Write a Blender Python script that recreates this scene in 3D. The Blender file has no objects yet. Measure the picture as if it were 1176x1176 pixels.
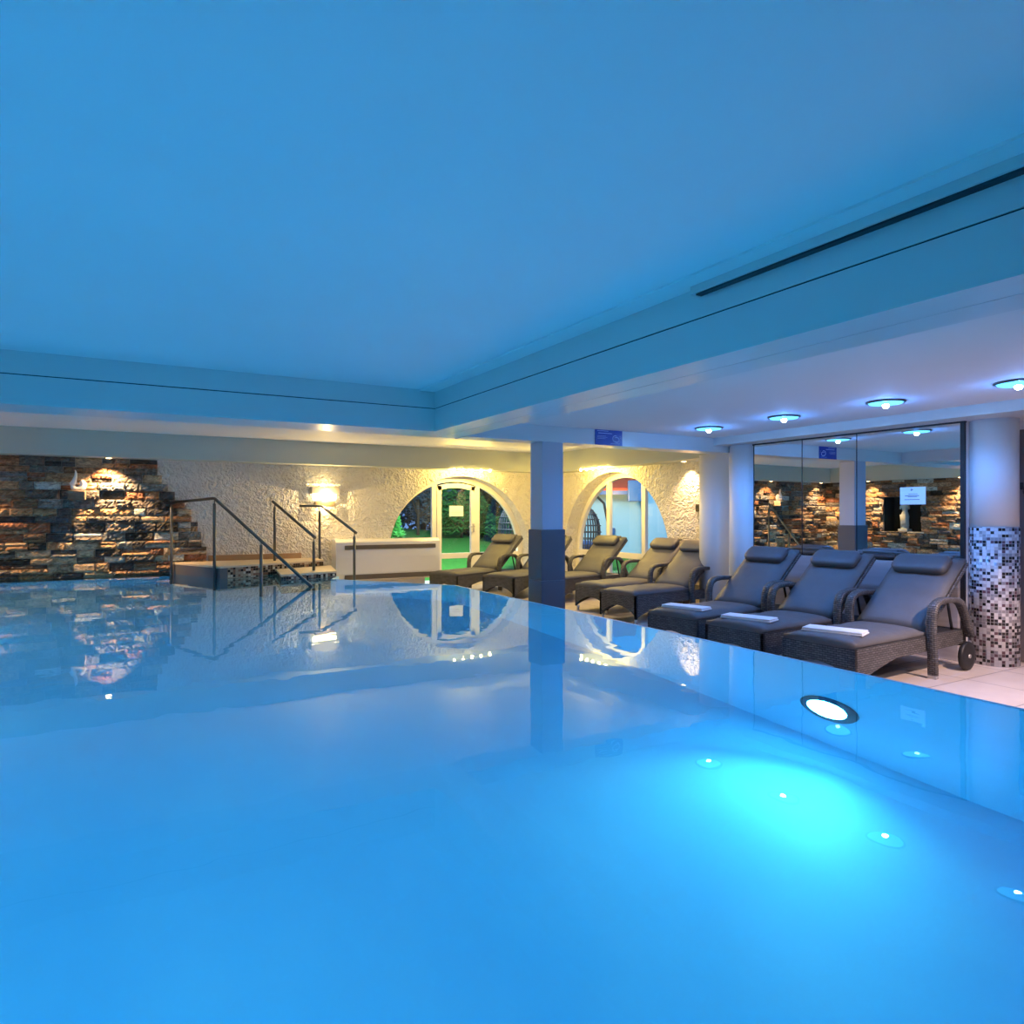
import bpy, bmesh, math, random
from mathutils import Vector, Matrix
S = bpy.context.scene
C = S.collection
E = 1.36                 # eye height above the deck (deck z = 0)
WZ = 0.46                # water level
def zr(v): return v + E
R = math.radians

# ---------------------------------------------------------------- materials
def nodes(name):
    m = bpy.data.materials.new(name); m.use_nodes = True
    nt = m.node_tree; nt.nodes.clear()
    out = nt.nodes.new('ShaderNodeOutputMaterial')
    return m, nt, out
def N(nt, t, **kw):
    n = nt.nodes.new(t)
    for k, v in kw.items():
        if k in n.inputs.keys(): n.inputs[k].default_value = v
        else: setattr(n, k, v)
    return n
def L(nt, a, b): nt.links.new(a, b)
def rgb(c): return (c[0], c[1], c[2], 1)
def mat(name, col, rough=.5, metal=0., var=.0, vscale=4., bump=0., bscale=20., bdist=.02, coat=0., detail=4., spec=.5, col2=None, stretch=None):
    m, nt, out = nodes(name)
    p = N(nt, 'ShaderNodeBsdfPrincipled'); p.inputs['Roughness'].default_value = rough
    p.inputs['Metallic'].default_value = metal; p.inputs['Base Color'].default_value = rgb(col)
    p.inputs['Coat Weight'].default_value = coat
    p.inputs['Specular IOR Level'].default_value = spec
    L(nt, p.outputs[0], out.inputs[0])
    tc = N(nt, 'ShaderNodeTexCoord'); src = tc.outputs['Object']
    if stretch:
        mp = N(nt, 'ShaderNodeMapping'); mp.inputs['Scale'].default_value = stretch
        L(nt, src, mp.inputs[0]); src = mp.outputs[0]
    if var or col2:
        nz = N(nt, 'ShaderNodeTexNoise', Scale=vscale, Detail=detail)
        L(nt, src, nz.inputs['Vector'])
        mx = N(nt, 'ShaderNodeMix', data_type='RGBA')
        c2 = col2 or tuple(max(0, c * (1 - var)) for c in col)
        mx.inputs[6].default_value = rgb(col); mx.inputs[7].default_value = rgb(c2)
        L(nt, nz.outputs[0], mx.inputs[0]); L(nt, mx.outputs[2], p.inputs['Base Color'])
    if bump:
        nb = N(nt, 'ShaderNodeTexNoise', Scale=bscale, Detail=detail)
        L(nt, src, nb.inputs['Vector'])
        b = N(nt, 'ShaderNodeBump', Strength=bump, Distance=bdist)
        L(nt, nb.outputs[0], b.inputs['Height']); L(nt, b.outputs[0], p.inputs['Normal'])
    return m
def emis(name, col, st):
    m, nt, out = nodes(name)
    e = N(nt, 'ShaderNodeEmission', Strength=st); e.inputs[0].default_value = rgb(col)
    L(nt, e.outputs[0], out.inputs[0]); return m

M = {}
M['ceiling'] = mat('ceiling_paint', (.84, .85, .84), .55, var=.06, vscale=1.3, bump=.05, bscale=6)
M['bay_ceiling'] = mat('bay_ceiling_paint', (.80, .80, .79), .75, var=.04, vscale=1.5)
M['beam'] = mat('beam_paint', (.66, .68, .67), .28, var=.05, vscale=2)
M['groove'] = mat('shadow_joint', (.02, .03, .04), .7)
M['band'] = mat('band_paint', (.50, .54, .47), .5, var=.05, vscale=2)
M['white'] = mat('white_plaster', (.82, .81, .80), .5, var=.04, vscale=3)
M['frame'] = mat('white_frame_paint', (.85, .82, .76), .35)
M['steel'] = mat('brushed_dark_steel', (.16, .17, .18), .32, metal=.85, var=.2, vscale=30)
M['pillar'] = mat('pillar_paint', (.50, .52, .60), .45, var=.05, vscale=3)
M['slate_tile'] = mat('slate_cladding', (.12, .12, .14), .35, var=.12, vscale=5)
M['convector'] = mat('enamel_white', (.78, .76, .77), .25, coat=.3)
M['slot'] = mat('grille_brown', (.16, .13, .10), .5)
M['ceramic'] = mat('white_ceramic', (.88, .86, .84), .2, coat=.4)
M['marble'] = mat('statue_stone', (.62, .68, .66), .5, var=.2, vscale=9)
M['dark_stone'] = mat('niche_dark', (.02, .025, .03), .8)
M['towel'] = mat('towel_white', (.85, .86, .88), .9, bump=.4, bscale=250, bdist=.004)
M['fabric'] = mat('charcoal_fabric', (.125, .122, .125), .55, var=.25, vscale=5, bump=.35, bscale=7, bdist=.02)
M['pillow'] = mat('pillow_fabric', (.105, .102, .106), .5, var=.2, vscale=8, bump=.25, bscale=9, bdist=.015)
M['rubber'] = mat('black_rubber', (.012, .012, .013), .5)
M['metal'] = mat('aluminium', (.62, .60, .58), .35, metal=.9)
M['black'] = mat('black_metal', (.02, .02, .022), .4)
M['skirting'] = mat('brown_skirting', (.45, .27, .13), .5, var=.2)
M['tread'] = mat('beige_tread', (.72, .60, .44), .45, var=.12, vscale=6)
M['paper'] = mat('paper_white', (.88, .89, .92), .6)
M['ink'] = mat('printed_ink', (.08, .08, .12), .6)
M['blue_sign'] = mat('blue_sign', (.025, .06, .36), .3)
M['sign_ink'] = mat('pale_print', (.55, .65, .95), .5)
M['patio'] = mat('patio_slab', (.55, .58, .62), .6, var=.15)
M['lawn'] = mat('lawn_grass', (.05, .30, .03), .9, col2=(.02, .15, .015), vscale=9, bump=.8, bscale=60, bdist=.05)
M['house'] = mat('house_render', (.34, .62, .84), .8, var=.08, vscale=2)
M['roof'] = mat('roof_red', (.62, .10, .04), .7, var=.3, vscale=9)
M['bluebox'] = mat('blue_painted_box', (.03, .12, .38), .4)
M['trunk'] = mat('bark', (.10, .07, .05), .9, var=.4, vscale=12)
M['flower'] = mat('red_petals', (.65, .03, .05), .6)
M['doorbrown'] = mat('door_taupe', (.20, .17, .17), .4, var=.2, vscale=3, stretch=(1, 1, .1))
M['rattan'] = mat('dark_rattan', (.03, .035, .05), .5)
M['warmlamp'] = emis('lamp_warm', (1, .68, .22), 60)
M['warmlens'] = emis('lamp_warm_lens', (1, .66, .3), 14)
M['sconceglow'] = emis('sconce_glow', (1, .72, .32), 9)
M['bluelens'] = emis('lamp_blue_lens', (.10, .52, 1), 3.2)
M['bluebulb'] = emis('lamp_blue_bulb', (.5, .85, 1), 90)
M['poollens'] = emis('pool_lamp_lens', (.07, .56, .94), 290)
M['poollens_bright'] = emis('pool_lamp_lens_bright', (.06, .53, .94), 115)

def leafmat(name, a, b):
    return mat(name, a, .55, col2=b, vscale=1.7, spec=.3)
M['leaf_green'] = leafmat('leaf_green', (.05, .22, .05), (.015, .08, .02))
M['leaf_bright'] = leafmat('leaf_bright', (.06, .34, .06), (.02, .14, .03))
M['leaf_dusk_tint'] = leafmat('leaf_dusk_tint', (.09, .16, .22), (.03, .06, .10))  # blue of the dusk sky put into the leaf colour
M['leaf_dark'] = leafmat('leaf_dark', (.02, .07, .03), (.006, .025, .012))

def rough_plaster():
    m, nt, out = nodes('trowelled_plaster')
    p = N(nt, 'ShaderNodeBsdfPrincipled'); p.inputs['Roughness'].default_value = .75
    L(nt, p.outputs[0], out.inputs[0])
    tc = N(nt, 'ShaderNodeTexCoord')
    n1 = N(nt, 'ShaderNodeTexNoise', Scale=11., Detail=3., Distortion=1.1)
    n2 = N(nt, 'ShaderNodeTexNoise', Scale=26., Detail=2., Distortion=.6)
    L(nt, tc.outputs['Object'], n1.inputs['Vector']); L(nt, tc.outputs['Object'], n2.inputs['Vector'])
    ad = N(nt, 'ShaderNodeMath', operation='MULTIPLY_ADD'); ad.inputs[1].default_value = .55
    L(nt, n2.outputs[0], ad.inputs[0]); L(nt, n1.outputs[0], ad.inputs[2])
    b = N(nt, 'ShaderNodeBump', Strength=1., Distance=.075)
    L(nt, ad.outputs[0], b.inputs['Height']); L(nt, b.outputs[0], p.inputs['Normal'])
    mx = N(nt, 'ShaderNodeMix', data_type='RGBA')
    mx.inputs[6].default_value = (.66, .63, .60, 1); mx.inputs[7].default_value = (.80, .77, .73, 1)
    L(nt, n1.outputs[0], mx.inputs[0]); L(nt, mx.outputs[2], p.inputs['Base Color'])
    return m
M['plaster'] = rough_plaster()

def stone_mat():
    m, nt, out = nodes('ledge_stone')
    p = N(nt, 'ShaderNodeBsdfPrincipled'); p.inputs['Roughness'].default_value = .6
    L(nt, p.outputs[0], out.inputs[0])
    at = N(nt, 'ShaderNodeVertexColor', layer_name='Col')
    tc = N(nt, 'ShaderNodeTexCoord')
    mp = N(nt, 'ShaderNodeMapping'); mp.inputs['Scale'].default_value = (1, 1, 2.2)
    L(nt, tc.outputs['Object'], mp.inputs[0])
    n1 = N(nt, 'ShaderNodeTexNoise', Scale=16., Detail=6., Distortion=.8)
    L(nt, mp.outputs[0], n1.inputs['Vector'])
    rp = N(nt, 'ShaderNodeValToRGB')
    rp.color_ramp.elements[0].position = .3; rp.color_ramp.elements[0].color = (.35, .33, .32, 1)
    rp.color_ramp.elements[1].position = .7; rp.color_ramp.elements[1].color = (1.25, 1.2, 1.15, 1)
    L(nt, n1.outputs[0], rp.inputs[0])
    mx = N(nt, 'ShaderNodeMix', data_type='RGBA', blend_type='MULTIPLY'); mx.inputs[0].default_value = 1
    L(nt, at.outputs[0], mx.inputs[6]); L(nt, rp.outputs[0], mx.inputs[7])
    L(nt, mx.outputs[2], p.inputs['Base Color'])
    b = N(nt, 'ShaderNodeBump', Strength=.9, Distance=.03)
    L(nt, n1.outputs[0], b.inputs['Height']); L(nt, b.outputs[0], p.inputs['Normal'])
    return m
M['stone'] = stone_mat()

def uvnode(nt, sx, sy):
    uv = N(nt, 'ShaderNodeUVMap', uv_map='UVMap')
    mp = N(nt, 'ShaderNodeMapping'); mp.inputs['Scale'].default_value = (sx, sy, 1)
    L(nt, uv.outputs[0], mp.inputs[0]); return mp.outputs[0]
def cell_mat(name, size, ramp, grout, gw, rough=.25):
    m, nt, out = nodes(name)
    p = N(nt, 'ShaderNodeBsdfPrincipled'); p.inputs['Roughness'].default_value = rough
    L(nt, p.outputs[0], out.inputs[0])
    v = uvnode(nt, 1 / size, 1 / size)
    fl = N(nt, 'ShaderNodeVectorMath', operation='FLOOR'); L(nt, v, fl.inputs[0])
    wn = N(nt, 'ShaderNodeTexWhiteNoise', noise_dimensions='2D'); L(nt, fl.outputs[0], wn.inputs['Vector'])
    rp = N(nt, 'ShaderNodeValToRGB'); rp.color_ramp.interpolation = 'CONSTANT'
    els = rp.color_ramp.elements
    els[0].position = 0; els[0].color = rgb(ramp[0][1]); els[1].position = ramp[1][0]; els[1].color = rgb(ramp[1][1])
    for pos, c in ramp[2:]:
        e = els.new(pos); e.color = rgb(c)
    L(nt, wn.outputs[0], rp.inputs[0])
    fr = N(nt, 'ShaderNodeVectorMath', operation='FRACTION'); L(nt, v, fr.inputs[0])
    sp = N(nt, 'ShaderNodeSeparateXYZ'); L(nt, fr.outputs[0], sp.inputs[0])
    mn = N(nt, 'ShaderNodeMath', operation='MINIMUM'); L(nt, sp.outputs[0], mn.inputs[0]); L(nt, sp.outputs[1], mn.inputs[1])
    lt = N(nt, 'ShaderNodeMath', operation='LESS_THAN'); lt.inputs[1].default_value = gw; L(nt, mn.outputs[0], lt.inputs[0])
    mx = N(nt, 'ShaderNodeMix', data_type='RGBA'); L(nt, lt.outputs[0], mx.inputs[0])
    L(nt, rp.outputs[0], mx.inputs[6]); mx.inputs[7].default_value = rgb(grout)
    L(nt, mx.outputs[2], p.inputs['Base Color'])
    return m
M['mosaic'] = cell_mat('glass_mosaic', .028, [(0, (.70, .68, .69)), (.32, (.30, .28, .30)), (.52, (.015, .013, .015)), (.80, (.50, .45, .46)), (.90, (.14, .07, .09))], (.55, .53, .53), .09)
M['mosaic_step'] = cell_mat('step_mosaic', .036, [(0, (.42, .32, .22)), (.24, (.02, .015, .015)), (.66, (.26, .13, .08)), (.84, (.62, .54, .42))], (.28, .22, .17), .08)

def tile_mat(name, size, ca, cb, grout, rough, gw=.010):
    m, nt, out = nodes(name)
    p = N(nt, 'ShaderNodeBsdfPrincipled'); p.inputs['Roughness'].default_value = rough
    L(nt, p.outputs[0], out.inputs[0])
    v = uvnode(nt, 1 / size, 1 / size)
    fl = N(nt, 'ShaderNodeVectorMath', operation='FLOOR'); L(nt, v, fl.inputs[0])
    wn = N(nt, 'ShaderNodeTexWhiteNoise', noise_dimensions='2D'); L(nt, fl.outputs[0], wn.inputs['Vector'])
    nz = N(nt, 'ShaderNodeTexNoise', Scale=3., Detail=5.); L(nt, v, nz.inputs['Vector'])
    md = N(nt, 'ShaderNodeMath', operation='MULTIPLY_ADD'); md.inputs[1].default_value = .35
    L(nt, wn.outputs[0], md.inputs[0]); L(nt, nz.outputs[0], md.inputs[2])
    mc = N(nt, 'ShaderNodeMix', data_type='RGBA'); L(nt, md.outputs[0], mc.inputs[0])
    mc.inputs[6].default_value = rgb(ca); mc.inputs[7].default_value = rgb(cb)
    fr = N(nt, 'ShaderNodeVectorMath', operation='FRACTION'); L(nt, v, fr.inputs[0])
    sp = N(nt, 'ShaderNodeSeparateXYZ'); L(nt, fr.outputs[0], sp.inputs[0])
    mn = N(nt, 'ShaderNodeMath', operation='MINIMUM'); L(nt, sp.outputs[0], mn.inputs[0]); L(nt, sp.outputs[1], mn.inputs[1])
    lt = N(nt, 'ShaderNodeMath', operation='LESS_THAN'); lt.inputs[1].default_value = gw / size; L(nt, mn.outputs[0], lt.inputs[0])
    mx = N(nt, 'ShaderNodeMix', data_type='RGBA'); L(nt, lt.outputs[0], mx.inputs[0])
    L(nt, mc.outputs[2], mx.inputs[6]); mx.inputs[7].default_value = rgb(grout)
    L(nt, mx.outputs[2], p.inputs['Base Color'])
    return m
M['deck'] = tile_mat('deck_tile', .6, (.72, .62, .56), (.56, .48, .44), (.25, .21, .19), .4)
M['pool'] = mat('pool_lining', (.50, .80, .95), .5, col2=(.28, .60, .84), vscale=1.5, detail=7, stretch=(1, .6, 1))  # mottled second colour imitates wispy light patterns in the pool
M['wainscot'] = mat('wood_grain_tile', (.52, .48, .48), .4, col2=(.33, .29, .30), vscale=3., stretch=(1, .35, 9), detail=6)

def wicker_mat():
    m, nt, out = nodes('woven_wicker')
    p = N(nt, 'ShaderNodeBsdfPrincipled'); p.inputs['Roughness'].default_value = .42
    L(nt, p.outputs[0], out.inputs[0])
    v = uvnode(nt, 1, 1)
    br = N(nt, 'ShaderNodeTexBrick', Scale=1.); L(nt, v, br.inputs['Vector'])
    br.inputs['Brick Width'].default_value = .046; br.inputs['Row Height'].default_value = .017
    br.inputs['Mortar Size'].default_value = .0035; br.inputs['Mortar Smooth'].default_value = .6
    br.inputs['Color1'].default_value = (.17, .16, .155, 1); br.inputs['Color2'].default_value = (.09, .083, .08, 1)
    br.inputs['Mortar'].default_value = (.012, .011, .011, 1)
    L(nt, br.outputs['Color'], p.inputs['Base Color'])
    iv = N(nt, 'ShaderNodeMath', operation='SUBTRACT'); iv.inputs[0].default_value = 1; L(nt, br.outputs['Fac'], iv.inputs[1])
    b = N(nt, 'ShaderNodeBump', Strength=.9, Distance=.006); L(nt, iv.outputs[0], b.inputs['Height'])
    L(nt, b.outputs[0], p.inputs['Normal'])
    return m
M['wicker'] = wicker_mat()

def glass_mat():
    m, nt, out = nodes('window_glass')
    t = N(nt, 'ShaderNodeBsdfTransparent'); t.inputs[0].default_value = (.95, .97, .97, 1)
    g = N(nt, 'ShaderNodeBsdfGlossy', Roughness=0.); f = N(nt, 'ShaderNodeLayerWeight', Blend=.5)
    pw = N(nt, 'ShaderNodeMath', operation='POWER'); pw.inputs[1].default_value = 5; L(nt, f.outputs['Facing'], pw.inputs[0])
    ma = N(nt, 'ShaderNodeMath', operation='MULTIPLY_ADD'); ma.inputs[1].default_value = .9; ma.inputs[2].default_value = .06; L(nt, pw.outputs[0], ma.inputs[0])
    mx = N(nt, 'ShaderNodeMixShader'); L(nt, ma.outputs[0], mx.inputs[0]); L(nt, t.outputs[0], mx.inputs[1]); L(nt, g.outputs[0], mx.inputs[2])
    L(nt, mx.outputs[0], out.inputs[0]); return m
M['glass'] = glass_mat()
def mirror_mat():
    m, nt, out = nodes('mirror_silver')
    g = N(nt, 'ShaderNodeBsdfGlossy', Roughness=0.); g.inputs[0].default_value = (.86, .88, .88, 1)
    L(nt, g.outputs[0], out.inputs[0]); return m
M['mirror'] = mirror_mat()
def water_mat():
    m, nt, out = nodes('pool_water')
    g = N(nt, 'ShaderNodeBsdfGlass', IOR=1.33, Roughness=0.); g.inputs[0].default_value = (.80, .95, 1, 1)
    tc = N(nt, 'ShaderNodeTexCoord')
    mp = N(nt, 'ShaderNodeMapping'); mp.inputs['Scale'].default_value = (1., .8, 1)
    L(nt, tc.outputs['Object'], mp.inputs[0])
    n = N(nt, 'ShaderNodeTexNoise', Scale=3.0, Detail=2.); L(nt, mp.outputs[0], n.inputs['Vector'])
    b = N(nt, 'ShaderNodeBump', Strength=.12, Distance=.012); L(nt, n.outputs[0], b.inputs['Height'])
    L(nt, b.outputs[0], g.inputs['Normal'])
    L(nt, g.outputs[0], out.inputs[0]); return m
M['water'] = water_mat()

# ---------------------------------------------------------------- mesh helpers
def nb(): return bmesh.new()
def uvlayer(bm):
    return bm.loops.layers.uv.get('UVMap') or bm.loops.layers.uv.new('UVMap')
def box(bm, x0, x1, y0, y1, z0, z1, bev=0., seg=2):
    t = bmesh.new()
    bmesh.ops.create_cube(t, size=1)
    for v in t.verts:
        v.co = Vector((x0 + (v.co.x + .5) * (x1 - x0), y0 + (v.co.y + .5) * (y1 - y0), z0 + (v.co.z + .5) * (z1 - z0)))
    if bev: bmesh.ops.bevel(t, geom=t.edges[:], offset=bev, segments=seg, profile=.5, affect='EDGES')
    merge(bm, t); return bm
def merge(bm, t, mtx=None):
    if mtx is not None: bmesh.ops.transform(t, matrix=mtx, verts=t.verts)
    mp = {v: bm.verts.new(v.co) for v in t.verts}
    for f in t.faces:
        try: nf = bm.faces.new([mp[v] for v in f.verts]); nf.smooth = f.smooth
        except ValueError: pass
    t.free()
def poly(bm, pts):
    return bm.faces.new([bm.verts.new(p) for p in pts])
def prism(bm, pts, z0, z1):
    """extrude a ccw xy polygon"""
    a = [bm.verts.new((p[0], p[1], z0)) for p in pts]; b = [bm.verts.new((p[0], p[1], z1)) for p in pts]
    n = len(pts)
    bm.faces.new(list(reversed(a))); bm.faces.new(b)
    for i in range(n): bm.faces.new((a[i], a[(i + 1) % n], b[(i + 1) % n], b[i]))
def frames(pts, up0=Vector((0, 0, 1))):
    pts = [Vector(p) for p in pts]; out = []
    for i, p in enumerate(pts):
        t = (pts[min(i + 1, len(pts) - 1)] - pts[max(i - 1, 0)]).normalized()
        out.append((p, t))
    return out
def tube(bm, pts, r, n=10, up=Vector((0, 0, 1)), cap=True):
    rr = r if isinstance(r, (list, tuple)) else [r] * len(pts)
    rings = []; ref = None
    for (p, t), q in zip(frames(pts), rr):
        if ref is None:
            a = up if abs(t.dot(up)) < .95 else Vector((1, 0, 0))
            ref = (a - t * a.dot(t)).normalized()
        else:
            ref = (ref - t * ref.dot(t)).normalized()
        b = t.cross(ref)
        rings.append([bm.verts.new(p + (ref * math.cos(k * 2 * math.pi / n) + b * math.sin(k * 2 * math.pi / n)) * q) for k in range(n)])
    for a, b in zip(rings, rings[1:]):
        for k in range(n):
            f = bm.faces.new((a[k], a[(k + 1) % n], b[(k + 1) % n], b[k])); f.smooth = True
    if cap:
        bm.faces.new(list(reversed(rings[0]))); bm.faces.new(rings[-1])
def strap(bm, pts, wid, thk, side=Vector((0, 1, 0))):
    """flat band swept along pts, uv along its length"""
    uv = uvlayer(bm); rings = []; s = 0; prev = None; ss = []
    for p, t in frames(pts):
        if prev is not None: s += (p - prev).length
        prev = p; ss.append(s)
        nrm = t.cross(side).normalized(); h = wid / 2; k = thk / 2
        rings.append([bm.verts.new(p + side * a * h + nrm * b * k) for a, b in ((-1, -.6), (-.8, -1), (.8, -1), (1, -.6), (1, .6), (.8, 1), (-.8, 1), (-1, .6))])
    off = [0, .2 * thk, wid, wid + .2 * thk, wid + thk, wid + thk, 2 * wid + thk, 2 * wid + thk, 2 * wid + 2 * thk]
    for i in range(len(rings) - 1):
        a, b = rings[i], rings[i + 1]
        for k in range(8):
            f = bm.faces.new((a[k], a[(k + 1) % 8], b[(k + 1) % 8], b[k])); f.smooth = True
            for lp, (u, v) in zip(f.loops, ((off[k], ss[i]), (off[k + 1], ss[i]), (off[k + 1], ss[i + 1]), (off[k], ss[i + 1]))):
                lp[uv].uv = (u, v)
    bm.faces.new(list(reversed(rings[0]))); bm.faces.new(rings[-1])
def lathe(bm, prof, n=24, c=(0, 0), sx=1., sy=1.):
    rings = [[bm.verts.new((c[0] + r * sx * math.cos(k * 2 * math.pi / n), c[1] + r * sy * math.sin(k * 2 * math.pi / n), z)) for k in range(n)] for r, z in prof]
    for a, b in zip(rings, rings[1:]):
        for k in range(n):
            f = bm.faces.new((a[k], a[(k + 1) % n], b[(k + 1) % n], b[k])); f.smooth = True
    bm.faces.new(list(reversed(rings[0]))); bm.faces.new(rings[-1])
def boxuv(bm, s=1.):
    bm.normal_update()
    uv = uvlayer(bm)
    for f in bm.faces:
        n = f.normal; ax = max(range(3), key=lambda k: abs(n[k]))
        for lp in f.loops:
            c = lp.vert.co
            lp[uv].uv = ((c.y, c.z), (c.x, c.z), (c.x, c.y))[ax]
def obj(name, bm, m, parent=None, uv=False, smooth=False, fix=True):
    if fix: bmesh.ops.recalc_face_normals(bm, faces=bm.faces)
    if uv: boxuv(bm)
    if smooth:
        for f in bm.faces: f.smooth = True
    me = bpy.data.meshes.new(name); bm.to_mesh(me); bm.free()
    for x in (m if isinstance(m, (list, tuple)) else [m]): me.materials.append(x)
    o = bpy.data.objects.new(name, me); C.objects.link(o)
    if parent: o.parent = parent
    return o
def tag(o, label, cat, group=None, kind=None):
    if label: o['label'] = label
    if cat: o['category'] = cat
    if group: o['group'] = group
    if kind: o['kind'] = kind
    return o
def thing(name, label, cat, loc=(0, 0, 0), rz=0, group=None, kind=None):
    o = bpy.data.objects.new(name, None); C.objects.link(o)
    o.location = loc; o.rotation_euler = (0, 0, rz); o.empty_display_size = .1
    return tag(o, label, cat, group, kind)
def struct(name, bm, m, label=None, parent=None, **kw):
    o = obj(name, bm, m, parent, **kw)
    if not parent: o['kind'] = 'structure'
    if label: o['label'] = label
    return o
def dup(root, loc, rz, label):
    r = root.copy(); C.objects.link(r); r.location = loc; r.rotation_euler = (0, 0, rz); r['label'] = label
    for ch in list(root.children):
        c = ch.copy(); C.objects.link(c); c.parent = r
        for g in ch.children:
            d = g.copy(); C.objects.link(d); d.parent = c
    return r
def lamp(name, typ, loc, energy, col, size=.05, rot=None, spot=None, blend=.6):
    l = bpy.data.lights.new(name, typ); l.energy = energy; l.color = col
    if typ == 'AREA': l.size = size
    else: l.shadow_soft_size = size
    if typ == 'SPOT': l.spot_size = R(spot); l.spot_blend = blend
    o = bpy.data.objects.new(name, l); C.objects.link(o); o.location = loc
    if rot: o.rotation_euler = rot
    return o
def aim(o, target):
    d = Vector(target) - o.location
    o.rotation_euler = d.to_track_quat('-Z', 'Y').to_euler(); return o

# ---------------------------------------------------------------- room shell
ZC, ZB, ZG, ZL = zr(1.163), zr(.78), zr(.995), zr(.947)
XF, XE = 2.536, 2.96          # fascia beam along the pool
YF, YE = 5.945, 6.41          # cross beam
XM = 6.706                    # mirror plane
YW = 11.45                    # back wall
XL = -2.6                     # left wall
XW = 7.5                      # alcove wall
XP = 3.57                     # pool edge

POOL = [(XL, .45), (XP, .45), (XP, 7.75), (2.71, 8.93), (2.44, 9.34), (2.62, 9.70), (2.9, 10.86), (2.9, YW), (XL, YW)]
# deck floor (outside the pool)
bm = nb()
poly(bm, [(XP, -3, 0), (8, -3, 0), (8, 7.75, 0), (XP, 7.75, 0)])
poly(bm, [(XP, 7.75, 0), (8, 7.75, 0), (8, 9.34, 0), (2.44, 9.34, 0), (2.71, 8.93, 0)])
poly(bm, [(2.44, 9.34, 0), (8, 9.34, 0), (8, 11.9, 0), (2.7, 11.9, 0), (2.62, 9.70, 0)])
floor = struct('floor', bm, M['deck'], uv=True)
# front deck behind the camera, level with the water rim
bm = nb(); box(bm, XL - .1, XP + .08, -3, .45, .2, WZ + .01); struct('front_deck', bm, M['deck'], uv=True)
# pool basin: floor, walls, the raised rim
PD = -.95
bm = nb()
poly(bm, [(p[0], p[1], PD) for p in POOL])
n = len(POOL)
for i in range(n):
    a, b = POOL[i], POOL[(i + 1) % n]
    poly(bm, [(a[0], a[1], PD), (b[0], b[1], PD), (b[0], b[1], WZ - .008), (a[0], a[1], WZ - .008)])
struct('pool_basin', bm, M['pool'], fix=False)
bm = nb()
edge = [(XP + .005, -.5), (XP + .005, 7.753), (2.715, 8.933), (2.446, 9.343), (2.625, 9.70)]
outer = [(XP + .03, -.5), (XP + .03, 7.765), (2.735, 8.947), (2.47, 9.347), (2.65, 9.69)]
for i in range(4):
    prism(bm, [edge[i], outer[i], outer[i + 1], edge[i + 1]], 0, WZ + .001)
struct('pool_rim', bm, M['pool'])
bm = nb()
W = [(XL, .45), (XP + .004, .45), (XP + .004, 7.752), (2.714, 8.932), (2.444, 9.342), (2.62, 9.70), (2.9, 10.86), (2.9, YW), (XL, YW)]
poly(bm, [(p[0], p[1], WZ) for p in W])
w = obj('pool_water', bm, M['water'], fix=False)
tag(w, 'still clear blue pool water mirroring the wall, rails and ceiling', 'water', kind='stuff')

# ceilings
bm = nb()
box(bm, XL - .1, XF + .1, -3.1, 12, ZC, ZC + .15); box(bm, XF + .1, 8, YE, 12, ZC, ZC + .15)
struct('ceiling', bm, M['ceiling'])
bm = nb(); box(bm, 2.38, XF, -3, YF, ZC - .012, ZC + .02)
struct('trim_1', bm, M['ceiling'], 'flat plaster border along the ceiling edge')
bm = nb(); box(bm, XE - .02, 8, -3.1, 6.16, ZL, ZL + .15); struct('ceiling_bay', bm, M['bay_ceiling'])
# fascia beams
bm = nb()
box(bm, XF, XE, -3.1, YE, ZG + .004, ZC + .01)
box(bm, XF, 2.752, -3.1, YE, ZB, ZG - .004); box(bm, 2.758, XE, -3.1, YE, ZB, ZG - .004)
struct('beam_poolside', bm, M['beam'], 'boxed ceiling beam along the right pool edge')
bm = nb()
box(bm, XL, XF, YF, YE, ZG + .004, ZC + .01); box(bm, XL, XF, YF, YE, ZB, ZG - .004)
struct('beam_cross', bm, M['beam'], 'boxed ceiling beam crossing the back of the pool')
bm = nb()
box(bm, XF + .008, XE - .01, -3.1, YE - .01, ZB + .02, ZC); box(bm, XL, XF + .02, YF + .008, YE - .01, ZB + .02, ZC)
struct('beam_joint', bm, M['groove'])
bm = nb(); box(bm, XE, 6.7, 6.15, YE, zr(.775), ZC + .01)
struct('beam_sign', bm, M['beam'], 'ceiling beam from the pillar to the round column')
bm = nb(); box(bm, 6.4, 7.4, -3, 6.16, zr(.853), ZL + .01)
struct('beam_mirror', bm, M['beam'], 'low beam above the wall mirror')
# black curtain rail at the top of the fascia
o = thing('ceiling_rail', 'long pale rail fixed high along the poolside beam under the ceiling', 'rail', (XF, 0, zr(1.112)))
bm = nb(); box(bm, -.05, 0, -3, 2.546, 0, .04, .002); obj('rail', bm, M['beam'], o)
bm = nb(); box(bm, -.036, 0, -3, 2.52, -.009, .001); obj('shadow_slot', bm, M['groove'], o)
# band (dropped box) along back and alcove and left wall
bm = nb()
box(bm, XL, XW + .1, 11.1, 11.5, zr(.80), ZC + .01); box(bm, 7.15, XW + .1, 6.4, 11.1, zr(.80), ZC + .01)
box(bm, XL - .05, XL + .3, 6.41, 11.1, zr(.80), ZC + .01)
struct('trim_2', bm, M['band'], 'grey-green boxed band along the top of the walls')

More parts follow.
